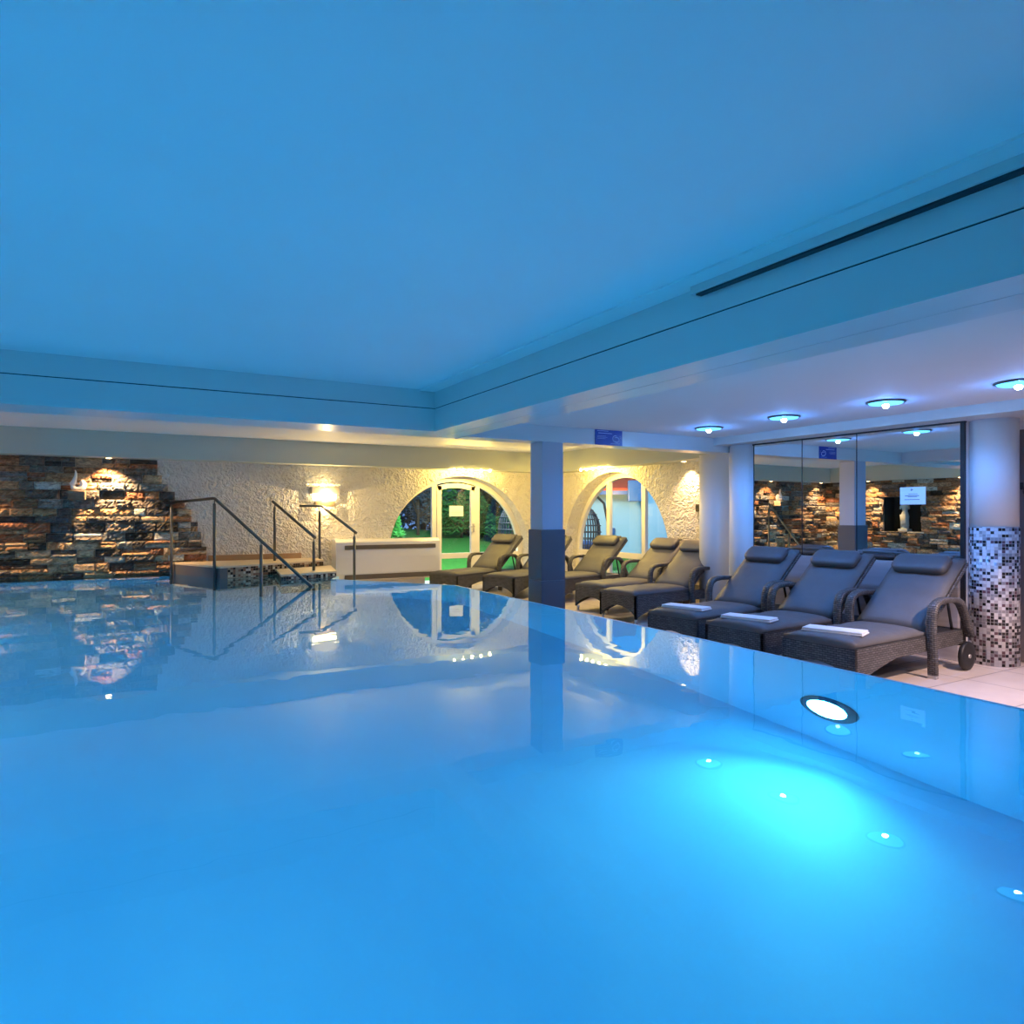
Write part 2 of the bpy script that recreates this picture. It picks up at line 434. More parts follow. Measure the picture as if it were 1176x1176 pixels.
def arch_wall(cx, r, zc, u0, u1, top, depth, place, name):
    """wall in u,z with an arch hole (semicircle on short jambs); place(u,d,z)->xyz"""
    bm = nb(); N_ = 40
    pts = [(cx - r, 0.)] + [(cx - r * math.cos(math.pi * k / N_), zc + r * math.sin(math.pi * k / N_)) for k in range(N_ + 1)] + [(cx + r, 0.)]
    def q(*p): poly(bm, [place(*x) for x in p])
    q((u0, 0, 0), (cx - r, 0, 0), (cx - r, 0, top), (u0, 0, top)); q((cx + r, 0, 0), (u1, 0, 0), (u1, 0, top), (cx + r, 0, top))
    for (a, za), (b, zb) in zip(pts[1:-1], pts[2:-1]):
        q((a, 0, za), (b, 0, zb), (b, 0, top), (a, 0, top))
    # outer skin
    q((u0, depth, 0), (u0, depth, top), (cx - r, depth, top), (cx - r, depth, 0)); q((cx + r, depth, 0), (cx + r, depth, top), (u1, depth, top), (u1, depth, 0))
    for (a, za), (b, zb) in zip(pts[1:-1], pts[2:-1]):
        q((a, depth, za), (a, depth, top), (b, depth, top), (b, depth, zb))
    for (a, za), (b, zb) in zip(pts, pts[1:]):
        q((a, 0, za), (a, depth, za), (b, depth, zb), (b, 0, zb))
    bmesh.ops.remove_doubles(bm, verts=bm.verts, dist=1e-4)
    return struct(name, bm, M['plaster'])
A1 = (5.45, 1.44, zr(-.74)); A2 = (9.62, 1.48, zr(-.74))
arch_wall(*A1, XL - .1, XW, zr(.83), .42, lambda u, d, z: (u, YW + d, z), 'wall_back')
arch_wall(*A2, 6.2, YW + .42, zr(.83), .42, lambda u, d, z: (XW + d, u, z), 'wall_alcove')
bm = nb(); box(bm, XM + .02, XM + .3, 3.37, 6.2, 0, 2.32); box(bm, XM + .3, XW + .1, 6.1, 6.2, 0, 2.6); box(bm, 7.16, 7.4, -3, 3.5, 0, 2.32)
struct('wall_right', bm, M['white'])
bm = nb(); box(bm, XL - .3, 7.2, -3.2, -3.0, 0, 2.7); struct('wall_front', bm, M['white'])
# left wall with the statue niche
NY0, NY1, NZ0, NZ1 = 8.95, 9.85, zr(-.42), zr(.40)
bm = nb()
box(bm, XL - .5, XL, -3, NY0, 0, 2.6); box(bm, XL - .5, XL, NY1, YW + .1, 0, 2.6)
box(bm, XL - .5, XL, NY0, NY1, 0, NZ0); box(bm, XL - .5, XL, NY0, NY1, NZ1, 2.6); box(bm, XL - .5, XL - .4, NY0, NY1, NZ0, NZ1)
struct('wall_left', bm, M['dark_stone'])

# ---------------------------------------------------------------- ledge stone cladding
PAL = [((.10, .095, .10), 18), ((.19, .16, .14), 14), ((.32, .18, .10), 18), ((.42, .27, .15), 18), ((.24, .25, .25), 8), ((.52, .40, .27), 12), ((.56, .62, .60), 7), ((.06, .055, .055), 10), ((.36, .15, .08), 8)]
def stones(name, u0, u1, z0, z1, limit, place, seed, nx, hole=None, label=None):
    rnd = random.Random(seed); bm = nb(); cl = bm.loops.layers.float_color.new('Col')
    cols = [c for c, w_ in PAL for _ in range(w_)]
    def stone(a, b, c, d):
        col = rnd.choice(cols); j = rnd.uniform(.75, 1.25); col = tuple(min(1, x * j) for x in col)
        slab = col[1] > .36
        dep = rnd.uniform(.035, .095) if not slab else .06
        rw, rh = max(2, int((b - a) / .035 * nx)), max(2, int((d - c) / .035 * nx))
        g = .0022; a += g; b -= g; c += g; d -= g
        grid = []
        for i in range(rw + 1):
            rowv = []
            for k in range(rh + 1):
                ed = i in (0, rw) or k in (0, rh)
                dd = dep - (rnd.uniform(.008, .022) if ed else 0) + rnd.uniform(-.009, .009) * (0.2 if slab else 1)
                rowv.append(bm.verts.new(place(a + (b - a) * i / rw, c + (d - c) * k / rh, dd)))
            grid.append(rowv)
        fs = []
        for i in range(rw):
            for k in range(rh):
                fs.append(bm.faces.new((grid[i][k], grid[i + 1][k], grid[i + 1][k + 1], grid[i][k + 1])))
        ring = [grid[i][0] for i in range(rw + 1)] + [grid[rw][k] for k in range(1, rh + 1)] + [grid[i][rh] for i in range(rw - 1, -1, -1)] + [grid[0][k] for k in range(rh - 1, 0, -1)]
        corn = [(a + (b - a) * i / rw, c) for i in range(rw + 1)] + [(b, c + (d - c) * k / rh) for k in range(1, rh + 1)] + [(a + (b - a) * i / rw, d) for i in range(rw - 1, -1, -1)] + [(a, c + (d - c) * k / rh) for k in range(rh - 1, 0, -1)]
        back = [bm.verts.new(place(x, y, 0)) for x, y in corn]
        for i in range(len(ring)):
            k = (i + 1) % len(ring)
            fs.append(bm.faces.new((ring[k], ring[i], back[i], back[k])))
        for f in fs:
            for lp in f.loops: lp[cl] = (col[0], col[1], col[2], 1)
    z = z0
    while z < z1 - .02:
        h = rnd.choice((.09, .11, .13, .15, .125)); h = min(h, z1 - z)
        if z1 - z - h < .05: h = z1 - z
        mx = limit(z + h / 2); u = u0
        while u < mx - .01:
            wd = rnd.uniform(.16, .42)
            if mx - u - wd < .1: wd = mx - u
            a, b = u, min(u + wd, mx); u = b
            if hole and a < hole[1] and b > hole[0] and z + h > hole[2] and z < hole[3]:
                if z < hole[2]: stone(a, b, z, hole[2])
                elif z + h > hole[3]: stone(a, b, hole[3], z + h)
                if a < hole[0] - .02: stone(a, hole[0], max(z, hole[2]), min(z + h, hole[3]))
                if b > hole[1] + .02: stone(hole[1], b, max(z, hole[2]), min(z + h, hole[3]))
                continue
            if h > .09 and rnd.random() < .3:
                t = z + h * rnd.uniform(.4, .6); stone(a, b, z, t)
                stone(a, b, t, z + h)
            else: stone(a, b, z, z + h)
        z += h
    return struct(name, bm, M['stone'], label)
STEP = [(.57, .40), (.43, .46), (.31, .54), (.20, .635), (.04, .765), (-.12, .86), (-.30, .95), (-.52, 1.0), (-.95, 1.07)]
def lim(z):
    for zz, x in STEP:
        if z - E > zz: return x
    return .53 if z < .6 else 1.07
stones('stone_cladding_back', XL + .02, 1.07, .40, zr(.80), lambda z: lim(z), lambda u, z, d: (u, YW - d, z), 5, 1.5, label='ledge stone cladding on the back wall, stepped at its right end')
stones('stone_cladding_left', 4.0, YW - .05, .40, zr(.80), lambda z: YW - .05, lambda u, z, d: (XL + d, u, z), 9, .9, hole=(NY0, NY1, NZ0, NZ1), label='ledge stone cladding on the left wall')

# ---------------------------------------------------------------- pillar and columns
t = thing('square_pillar', 'square blue-lit pillar with dark slate base standing at the right pool edge', 'pillar', (4.0, 6.27, 0))
bm = nb(); box(bm, -.135, .135, -.12, .125, 1.18, zr(.775), .006); obj('shaft', bm, M['pillar'], t)
bm = nb(); box(bm, -.152, .15, -.137, .14, 0, .64, .004); box(bm, -.152, .15, -.137, .14, .643, 1.19, .004); obj('slate_base', bm, M['slate_tile'], t)

t = thing('round_column', 'round white column with black and grey mosaic base right of the mirror', 'column', (6.888, 3.214, 0))
bm = nb(); lathe(bm, [(.197, 0), (.197, zr(-.12))], 40)
uvl = uvlayer(bm)
bm.normal_update()
for f in bm.faces:
    if len(f.verts) == 4:
        angs = [math.atan2(lp.vert.co.y, lp.vert.co.x) for lp in f.loops]
        if max(angs) - min(angs) > 3: angs = [a + 2 * math.pi if a < 0 else a for a in angs]
        for lp, a in zip(f.loops, angs): lp[uvl].uv = (a * .197, lp.vert.co.z)
obj('mosaic_base', bm, M['mosaic'], t)
bm = nb(); lathe(bm, [(.189, zr(-.12)), (.189, zr(.853))], 40); obj('shaft', bm, M['white'], t)
o = thing('half_column', 'plain round blue-lit column at the left end of the mirror', 'column', (6.77, 5.97, 0))
bm = nb(); lathe(bm, [(.19, 0), (.19, zr(.853))], 40); obj('shaft', bm, M['white'], o)
bm = nb(); lathe(bm, [(.215, 0), (.215, .06), (.2, .075)], 40); obj('plinth', bm, M['white'], o)
o = thing('rear_column', 'plain round pinkish-white column behind the blue-lit column', 'column', (7.02, 6.68, 0))
bm = nb(); lathe(bm, [(.235, 0), (.235, zr(.80))], 40); obj('shaft', bm, M['white'], o)
bm = nb(); lathe(bm, [(.26, 0), (.26, .06), (.245, .075)], 40); obj('plinth', bm, M['white'], o)

# ---------------------------------------------------------------- mirror, wainscot, door at the right
t = thing('wall_mirror', 'large dark-framed three-pane mirror above the loungers on the right wall', 'mirror', (XM, 0, 0))
my = [3.40, 4.425, 5.09, 5.77]
for a, b in zip(my, my[1:]):
    bm = nb(); box(bm, -.012, .0, a + .004, b - .004, .90, zr(.845)); obj('mirror_pane', bm, M['mirror'], t)
bm = nb(); box(bm, -.02, .012, 3.36, 5.79, zr(.838), zr(.853)); box(bm, -.02, .012, 3.365, 3.40, .0, zr(.84)); box(bm, -.001, .012, 3.40, 5.79, .89, zr(.84))
for y in my[1:3]: box(bm, -.014, -.004, y - .005, y + .005, .90, zr(.84))
obj('mirror_frame', bm, M['black'], t)
bm = nb(); box(bm, XM - .06, XM + .03, 3.40, 5.80, 0, .885, .004)
struct('trim_3', bm, M['wainscot'], 'grey wood-grain wainscot below the mirror')
d = thing('door_1', 'taupe door with white frame behind the mosaic column', None, (7.15, .1, 0), kind='structure')
bm = nb(); box(bm, -.04, .0, 3.03, 3.06, 0, 2.2); box(bm, -.04, 0, 1.9, 2.0, 0, 2.2); box(bm, -.04, 0, 1.9, 3.06, 2.13, 2.22); obj('door_frame', bm, M['white'], d)
bm = nb(); box(bm, -.03, 0.005, 2.0, 3.03, 0.01, 2.13); obj('door_leaf', bm, M['doorbrown'], d)
h = thing('coat_hook', 'small black double coat hook on the taupe door at the right edge', 'hook', (7.112, 3.09, zr(.23)))
bm = nb()
for s in (-1, 1):
    tube(bm, [(0, 0, .045), (-.012, s * .012, .02), (-.02, s * .03, -.03), (-.045, s * .034, -.045), (-.05, s * .036, -.02)], .007, 8)
obj('hook', bm, M['black'], h)
bm = nb(); box(bm, -.008, .002, -.015, .015, -.01, .055, .003); obj('back_plate', bm, M['black'], h)

# ---------------------------------------------------------------- arch windows
def arc_frame(bm, cx, r, zc, place, w_, d0, d1, jamb=True, a0=0., a1=math.pi):
    n = 40
    pts = [(cx - r * math.cos(a0 + (a1 - a0) * k / n), zc + r * math.sin(a0 + (a1 - a0) * k / n), cx - (r - w_) * math.cos(a0 + (a1 - a0) * k / n), zc + (r - w_) * math.sin(a0 + (a1 - a0) * k / n)) for k in range(n + 1)]
    if jamb: pts = [(cx - r, 0, cx - r + w_, 0)] + pts + [(cx + r, 0, cx + r - w_, 0)]
    rings = [[bm.verts.new(place(*p)) for p in ((x0, d0, z0), (x1, d0, z1), (x1, d1, z1), (x0, d1, z0))] for x0, z0, x1, z1 in pts]
    for a, b in zip(rings, rings[1:]):
        for k in range(4): bm.faces.new((a[k], a[(k + 1) % 4], b[(k + 1) % 4], b[k]))
    bm.faces.new(rings[0]); bm.faces.new(rings[-1])
def bar(bm, place, u0, u1, d0, d1, z0, z1):
    c = [place(u, d_, z) for u in (u0, u1) for d_ in (d0, d1) for z in (z0, z1)]
    v = [bm.verts.new(p) for p in c]
    for f in ((0, 1, 3, 2), (4, 6, 7, 5), (0, 4, 5, 1), (2, 3, 7, 6), (0, 2, 6, 4), (1, 5, 7, 3)): bm.faces.new([v[i] for i in f])
def arch_pane(bm, place, cx, r, zc, u0, u1, z0, z1, d_):
    """glass clipped to the arch"""
    n = 16; up = []
    for k in range(n + 1):
        u = u0 + (u1 - u0) * k / n; q = r * r - (u - cx) ** 2
        top = zc + math.sqrt(q) if q > 0 else zc
        up.append((u, max(z0 + .002, min(z1, top))))
    for k in range(n):
        (a, za), (b, zb) = up[k], up[k + 1]
        poly(bm, [place(a, d_, z0), place(b, d_, z0), place(b, d_, zb), place(a, d_, za)])
def arch_top(cx, r, zc, u):
    return zc + math.sqrt(max(0, r * r - (u - cx) ** 2))
def window(name, A, place, m0, m1, tz, door):
    cx, r, zc = A; rin = r - .03
    w_ = thing(name, None, None, (0, 0, 0), kind='structure')
    bm = nb(); arc_frame(bm, cx, rin + .03, zc, place, .09, .28, .36); obj('outer_frame', bm, M['frame'], w_)
    for m_ in (m0, m1):
        bm = nb(); bar(bm, place, m_ - .045, m_ + .045, .285, .355, 0, arch_top(cx, rin - .03, zc, m_)); obj('mullion', bm, M['frame'], w_)
    bm = nb()
    for a, b in ((cx - rin, m0 - .045), (m1 + .045, cx + rin)) + (() if door else ((m0 + .045, m1 - .045),)):
        bar(bm, place, a, b, .29, .35, tz - .05, tz + .05)
    obj('transom', bm, M['frame'], w_)
    segs = [(cx - rin + .03, m0 - .045), (m1 + .045, cx + rin - .03)] + ([] if door else [(m0 + .045, m1 - .045)])
    for a, b in segs:
        bm = nb(); arch_pane(bm, place, cx, rin - .04, zc, a, b, tz + .05, 9, .32); obj('upper_pane', bm, M['glass'], w_)
        bm = nb(); bar(bm, place, a, b, .315, .321, .06, tz - .05); obj('lower_pane', bm, M['glass'], w_)
    bm = nb(); bar(bm, place, cx - rin, cx + rin, .28, .36, 0, .06); obj('sill', bm, M['frame'], w_)
    if door:
        dr = thing(door, None, None, (0, 0, 0), kind='structure')
        a, b = m0 + .05, m1 - .05
        bm = nb()
        bar(bm, place, a, a + .09, .27, .345, .06, arch_top(cx, rin - .10, zc, a + .05)); bar(bm, place, b - .09, b, .27, .345, .06, arch_top(cx, rin - .10, zc, b - .05))
        bar(bm, place, a, b, .27, .345, .06, .17); bar(bm, place, a, b, .272, .343, tz - .05, tz + .05)
        rr = rin - .09
        aa = math.acos(max(-1, min(1, (cx - a) / rr))); ab = math.acos(max(-1, min(1, (cx - b) / rr)))
        arc_frame(bm, cx, rr, zc, place, .09, .27, .345, False, aa, ab)
        obj('door_frame', bm, M['frame'], dr)
        bm = nb(); arch_pane(bm, place, cx, rr - .05, zc, a + .09, b - .09, tz + .05, 9, .31); obj('door_pane', bm, M['glass'], dr)
        bm = nb(); bar(bm, place, a + .09, b - .09, .305, .311, .17, tz - .05); obj('lower_pane', bm, M['glass'], dr)
        bm = nb(); zh = zr(-.25)
        bar(bm, place, b - .065, b - .03, .255, .27, zh - .10, zh + .06)
        tube(bm, [place(b - .048, .262, zh), place(b - .048, .21, zh), place(b - .17, .205, zh)], .011, 8)
        obj('door_handle', bm, M['metal'], dr)
P1 = lambda u, d_, z: (u, YW + d_, z)
P2 = lambda u, d_, z: (XW + d_, u, z)
window('window_1', A1, P1, 5.0, 5.90, zr(-.796), 'door_2')
window('window_2', A2, P2, 9.10, 10.09, zr(-.75), None)

def notice(name, label, cat, w_, h_, loc, rot, lines, ink, face, emblem=None, group=None):
    """flat sheet in local x,z with printed lines 0.8 mm proud; faces local -y"""
    t = thing(name, label, cat, loc); t.rotation_euler = rot
    bm = nb(); box(bm, -w_ / 2, w_ / 2, -.002, .002, -h_ / 2, h_ / 2); obj('sheet', bm, face, t)
    for (x0, x1, z, hh) in lines:
        bm = nb(); box(bm, x0 * w_, x1 * w_, -.003, -.0015, z * h_ - hh / 2, z * h_ + hh / 2); obj('text_line', bm, ink, t)
    bm = nb()
    if emblem == 'ring':
        tube(bm, [(.24 * w_ + .035 * math.cos(a) * 1.1, -.003, -.08 * h_ + .035 * math.sin(a)) for a in [R(k) for k in range(60, 300, 15)]], .0045, 6)
        tube(bm, [(.28 * w_ + .033 * math.cos(a) * 1.1, -.003, -.14 * h_ + .028 * math.sin(a)) for a in [R(k) for k in range(130, -150, -15)]], .0045, 6)
        for dx, dz in ((.42, .08), (.44, -.02)): box(bm, dx * w_ - .003, dx * w_ + .003, -.003, -.0015, dz * h_ - .003, dz * h_ + .003)
    if emblem == 'mark':
        tube(bm, [(-.01, -.003, .28 * h_), (-.004, -.003, .36 * h_), (-.012, -.003, .42 * h_)], .003, 6)
        tube(bm, [(-.02, -.003, .33 * h_), (.006, -.003, .35 * h_)], .0025, 6)
    if emblem: obj('emblem', bm, ink, t)
    return t
notice('wall_sign', 'dark blue sign with small print and curl emblem on the beam above the pillar', 'sign', .385, .185, (4.752, 6.146, zr(.868)), (0, 0, 0),
       [(-.43, -.02, .36, .006), (-.38, .12, .22, .007), (-.42, -.1, .05, .003), (-.42, -.05, -.03, .003), (-.42, -.12, -.11, .003), (.06, .4, -.38, .003)], M['sign_ink'], M['blue_sign'], 'ring')
notice('notice_sheet', 'white printed notice stuck on the right-hand mirror pane', 'notice', .245, .17, (XM - .016, 3.838, zr(.176)), (0, 0, R(-90)),
       [(-.16, .2, .1, .004), (-.3, .26, 0, .006), (-.18, .18, -.06, .004), (-.32, .28, -.22, .005)], M['ink'], M['paper'], 'mark')
notice('door_notice', 'white sheet taped on the glass door of the left arch', 'notice', .29, .2, (5.455, YW + .298, zr(.05)), (0, 0, 0),
       [(-.3, .3, .0, .004), (-.36, .3, -.14, .004), (-.3, .2, -.28, .004)], mat('faded_print', (.55, .45, .45), .6), M['paper'], None)

# ---------------------------------------------------------------- entry platform and steps
e1 = Vector((.925, .38, 0)); e2 = Vector((.38, -.925, 0))
a = Vector((1.12, 10.12, 0)); b = Vector((2.71, 10.77, 0))
t = thing('entry_platform', 'raised beige platform with mosaic step leading into the pool at the back wall', 'platform', (0, 0, 0))
bm = nb(); prism(bm, [(.55, 11.44), (1.12, 10.12), (2.71, 10.77), (2.72, 11.44)], .605, .63); obj('tread', bm, M['tread'], t)
bm = nb(); prism(bm, [(1.14, 10.145), (2.70, 10.785), (2.71, 11.44), (1.14, 11.3)], PD, .605); obj('mosaic_riser', bm, M['mosaic_step'], t, uv=True)
bm = nb(); prism(bm, [(.56, 11.43), (1.125, 10.13), (1.22, 10.17), (1.2, 11.43)], PD, .606); obj('side_panel', bm, M['slate_tile'], t)
st = [(1.80, 9.45), (2.62, 9.70), (2.82, 10.80), (1.92, 10.44)]
bm = nb(); prism(bm, st, .515, .54); obj('lower_tread', bm, M['tread'], t)
cx_ = sum(p[0] for p in st) / 4; cy_ = sum(p[1] for p in st) / 4
bm = nb(); prism(bm, [(cx_ + (p[0] - cx_) * .985, cy_ + (p[1] - cy_) * .985) for p in st], PD, .515); obj('lower_riser', bm, M['mosaic_step'], t, uv=True)
bm = nb(); box(bm, 1.10, 2.50, YW - .03, YW + .01, .63, .715, .003)
struct('baseboard_back', bm, M['skirting'], 'brown skirting along the platform')

def handrail(name, label, rail_pts, posts):
    t = thing(name, label, 'handrail', (posts[0][0], posts[0][1], 0), group='steel handrails at the entry platform')
    ox, oy = posts[0][0], posts[0][1]
    bm = nb(); tube(bm, [(x - ox, y - oy, z) for x, y, z in rail_pts], .021, 12); obj('rail', bm, M['steel'], t)
    for x, y, z0, z1 in posts:
        bm = nb()
        lathe(bm, [(.021, z0), (.021, z1 - .075), (.0085, z1 - .065), (.0085, z1 - .005)], 12, (x - ox, y - oy)); obj('post', bm, M['steel'], t)
    return t
def dense(pts, rad=.03):
    """round the corners of a polyline a little"""
    out = [Vector(pts[0])]
    for i in range(1, len(pts) - 1):
        p = Vector(pts[i]); q = (Vector(pts[i - 1]) - p).normalized(); s = (Vector(pts[i + 1]) - p).normalized()
        out += [p + q * rad, p + (q + s) * rad * .25, p + s * rad]
    return out + [Vector(pts[-1])]
B1 = (1.06, 10.22); A1p = (.58, 11.28); C1 = (1.99, 8.47); D1 = (1.53, 9.33)
handrail('pool_handrail', 'long steel handrail running from the platform down into the pool', dense([(.53, 11.36, 1.52), (B1[0], B1[1], 1.575), (C1[0], C1[1], .45)]),
         [(A1p[0], A1p[1], PD, 1.525), (B1[0], B1[1], PD, 1.57), (D1[0], D1[1], PD, 1.02)])
handrail('stair_handrail', 'short sloping steel handrail left of the platform steps', dense([(1.98, 11.02, zr(.19)), (2.36, 9.89, zr(-.345))]),
         [(2.0, 10.98, .63, zr(.17)), (2.35, 9.93, .54, zr(-.33))])
handrail('wall_handrail', 'steel handrail bent under the wall lamp beside the white convector', dense([(2.44, 11.28, zr(.13)), (2.79, 11.26, zr(.128)), (3.1, 10.35, zr(-.30))]),
         [(2.755, 11.24, .0, zr(.12)), (3.085, 10.40, 0, zr(-.285))])

# ---------------------------------------------------------------- convector
t = thing('wall_convector', 'wide white convector with slotted grilles mounted beside the left arch', 'convector', (3.94, YW, 0))
bm = nb(); hw = .93
prof = [(0, .22), (0, .93), (-.12, .935), (-.2, .925), (-.245, .88), (-.262, .62), (-.255, .36), (-.225, .25), (-.15, .22)]
va = [bm.verts.new((-hw, y, z)) for y, z in prof]; vb = [bm.verts.new((hw, y, z)) for y, z in prof]
for i in range(len(prof)): bm.faces.new((va[i], va[(i + 1) % len(prof)], vb[(i + 1) % len(prof)], vb[i]))
bm.faces.new(va); bm.faces.new(vb); obj('casing', bm, M['convector'], t)
for z0, z1 in ((.76, .83), (.255, .335)):
    bm = nb()
    yf = -.268 if z0 > .5 else -.262
    box(bm, -hw + .15, hw - .08, yf, yf + .05, z0, z1)
    for k in range(60):
        x = -hw + .16 + k * (2 * hw - .25) / 60; box(bm, x, x + .010, yf - .006, yf, z0, z1)
    obj('grille', bm, M['slot'], t)
bm = nb(); box(bm, -hw + .2, hw - .2, -.05, 0, .0, .22); obj('mounting_leg', bm, M['white'], t)

# ---------------------------------------------------------------- wall decoration
o = thing('stone_bracket', 'protruding stone block carrying the white swan on the stone wall', 'bracket', (-.605, YW, 0))
bm = nb(); box(bm, -.105, .105, -.28, -.03, zr(.19), zr(.322), .012); obj('block', bm, mat('bracket_stone', (.26, .19, .14), .7, var=.5, vscale=14, bump=.8, bscale=18), o)
o = thing('swan_figurine', 'white ceramic swan with curled neck on the stone bracket', 'figurine', (-.615, YW - .17, zr(.322)))
bm = nb()
pth = []; rad = []
for k in range(25):
    s = k / 24
    an = R(-20 + 300 * s) if s < .72 else None
    if s < .62:
        q = s / .62; an = R(60 - 250 * q); cxr = .066 * (1 - .06 * q)
        pth.append((.02 + cxr * math.cos(an), 0, .082 + .066 * math.sin(an))); rad.append(.014 + .036 * math.sin(math.pi * min(1, .1 + .85 * q)) ** .8)
    else:
        q = (s - .62) / .38
        pth.append((-.047 + .045 * math.sin(q * 2.2) , 0, .085 + .205 * q)); rad.append(.034 * (1 - q) ** .9 + .006)
tube(bm, pth, rad, 14, up=Vector((0, 1, 0))); obj('body', bm, M['ceramic'], o)
bm = nb(); lathe(bm, [(.055, 0), (.06, .012), (.05, .03)], 20, (.01, 0), 1, .6); obj('foot', bm, M['ceramic'], o)
o = thing('statue', 'pale draped female torso statue in the dark niche, seen in the mirror', 'statue', (XL - .12, 9.42, NZ0))
bm = nb(); box(bm, -.1, .1, -.11, .11, 0, .06, .006); obj('plinth', bm, M['marble'], o)
bm = nb()
lathe(bm, [(.09, .06), (.095, .15), (.088, .28), (.095, .36), (.08, .42), (.058, .48), (.068, .54), (.084, .60), (.078, .64), (.04, .665), (.026, .68), (.028, .70), (.038, .725), (.043, .75), (.034, .785), (.01, .80)], 20, (0, 0), .75, 1)
for s in (-1, 1): tube(bm, [(.0, s * .07, .625), (.01, s * .098, .58), (.015, s * .105, .53)], [.026, .024, .018], 10)
for k in range(7): tube(bm, [(.062, -.06 + k * .02, .08), (.07, -.05 + k * .018, .25), (.06, -.04 + k * .02, .40)], .009, 6)
obj('figure', bm, M['marble'], o)
o = thing('thermostat', 'small dark control box on the textured wall right of the right arch', 'thermostat', (XW, 7.50, zr(.09)))
bm = nb(); box(bm, -.03, 0, -.045, .045, -.055, .055, .006); obj('housing', bm, mat('thermostat_brown', (.07, .05, .03), .4), o)
bm = nb(); box(bm, -.034, -.029, -.03, .03, -.01, .035); obj('display', bm, M['black'], o)

# ---------------------------------------------------------------- lamps
def downlight(x, y, label):
    t = thing('recessed_light', label, 'ceiling light', (x, y, ZL), group='blue recessed lights in the bay ceiling')
    bm = nb(); lathe(bm, [(.15, 0), (.152, -.010), (.138, -.016), (.132, -.010)], 32); obj('rim', bm, M['steel'], t)
    bm = nb(); lathe(bm, [(.135, -.010), (.125, -.02), (.06, -.026)], 32); obj('lens', bm, M['bluelens'], t)
    bm = nb(); bmesh.ops.create_uvsphere(bm, u_segments=14, v_segments=8, radius=.026)
    bmesh.ops.scale(bm, verts=bm.verts, vec=(1, 1, .8)); bmesh.ops.translate(bm, verts=bm.verts, vec=(0, 0, -.036)); obj('bulb', bm, M['bluebulb'], t)
    lamp('blue_downlight', 'SPOT', (x, y, ZL - .07), 38, (.08, .30, 1), 0, spot=164, blend=.35)
    lamp('blue_downlight_spill', 'POINT', (x, y, ZL - .11), 6, (.05, .26, 1), 0)
downlight(5.57, 2.44, 'blue recessed ceiling light at the right edge, nearest the mosaic column')
downlight(5.57, 3.42, 'blue recessed ceiling light third from the sign beam')
downlight(5.57, 4.44, 'blue recessed ceiling light second from the sign beam')
downlight(5.57, 5.42, 'smallest blue recessed ceiling light, closest to the sign beam')

def wallspot(x, y, label, tx, ty, energy=16):
    t = thing('recessed_spot', label, 'spotlight', (x, y, zr(.80)), group='warm recessed spots along the wall tops')
    bm = nb(); lathe(bm, [(.055, 0), (.055, -.006), (.04, -.01)], 24); obj('rim', bm, M['metal'], t)
    bm = nb(); lathe(bm, [(.038, -.002), (.036, -.012), (.02, -.016)], 20); obj('bulb', bm, M['warmlens'], t)
    o = lamp('warm_wall_spot', 'SPOT', (x, y, zr(.80) - .03), energy, (1, .60, .26), 0, spot=105, blend=1)
    aim(o, (tx, ty, .45)); return t
wallspot(-.22, 11.215, 'warm recessed spot above the stone wall beside the swan', -.22, 11.37, 420)
wallspot(-2.1, 11.215, 'warm recessed spot above the back stone wall, second from the left in the mirror', -2.1, 11.37, 420)
wallspot(XL + .26, 10.1, 'warm recessed spot above the statue wall, beside the reflected pillar', XL + .09, 10.1, 330)
wallspot(XL + .26, 8.0, 'warm recessed spot above the statue wall, at the right edge of the mirror', XL + .09, 8.0, 250)
wallspot(7.35, 7.66, 'warm recessed spot above the textured wall right of the right arch', 7.46, 7.66, 110)

def lampbar(name, label, c, ax):
    """row of five small warm bulbs on a batten under the band"""
    t = thing(name, label, 'lamp', c, group='bulb rows above the arches')
    v = Vector((1, 0, 0)) if ax == 'x' else Vector((0, 1, 0))
    bm = nb()
    if ax == 'x': box(bm, -.42, .42, -.02, .02, -.015, 0, .003)
    else: box(bm, -.02, .02, -.42, .42, -.015, 0, .003)
    obj('batten', bm, M['frame'], t)
    for k in range(5):
        p = v * (-.36 + .18 * k)
        bm = nb(); lathe(bm, [(.012, -.015), (.022, -.03), (.02, -.05), (.008, -.06)], 14, (p.x, p.y)); obj('bulb', bm, M['warmlamp'], t)
        q = Vector(c) + p
        off = Vector((0, .10, 0)) if ax == 'x' else Vector((.10, 0, 0))
        lamp('warm_bulb', 'POINT', q + off + Vector((0, 0, -.085)), 15, (1, .66, .13), 0)
lampbar('lamp_bar', 'row of five glowing warm bulbs above the left arch', (5.45, 11.055, zr(.825)), 'x')
lampbar('lamp_bar', 'row of five glowing warm bulbs above the right arch', (7.105, 9.64, zr(.825)), 'y')
t = thing('wall_lamp', 'warm glowing wall lamp with grey shade above the bent handrail', 'wall lamp', (2.87, YW, zr(.33)))
bm = nb(); box(bm, -.23, .23, -.16, -.145, .0, .11, .004); box(bm, -.23, -.22, -.15, 0, .0, .11); box(bm, .22, .23, -.15, 0, .0, .11); obj('shade', bm, mat('lamp_shade_grey', (.45, .42, .38), .4), t)
bm = nb(); box(bm, -.16, .16, -.12, 0, -.205, -.125, .004); obj('wall_mount', bm, mat('lamp_mount', (.16, .11, .07), .4), t)
bm = nb(); box(bm, -.19, .19, -.11, -.02, -.11, .04, .02); obj('diffuser', bm, M['sconceglow'], t)
lamp('sconce_bulb_low', 'POINT', (2.87, YW - .08, zr(.08)), 7, (1, .66, .24), 0)
lamp('sconce_bulb', 'POINT', (2.87, YW - .19, zr(.28)), 30, (1, .68, .26), 0)
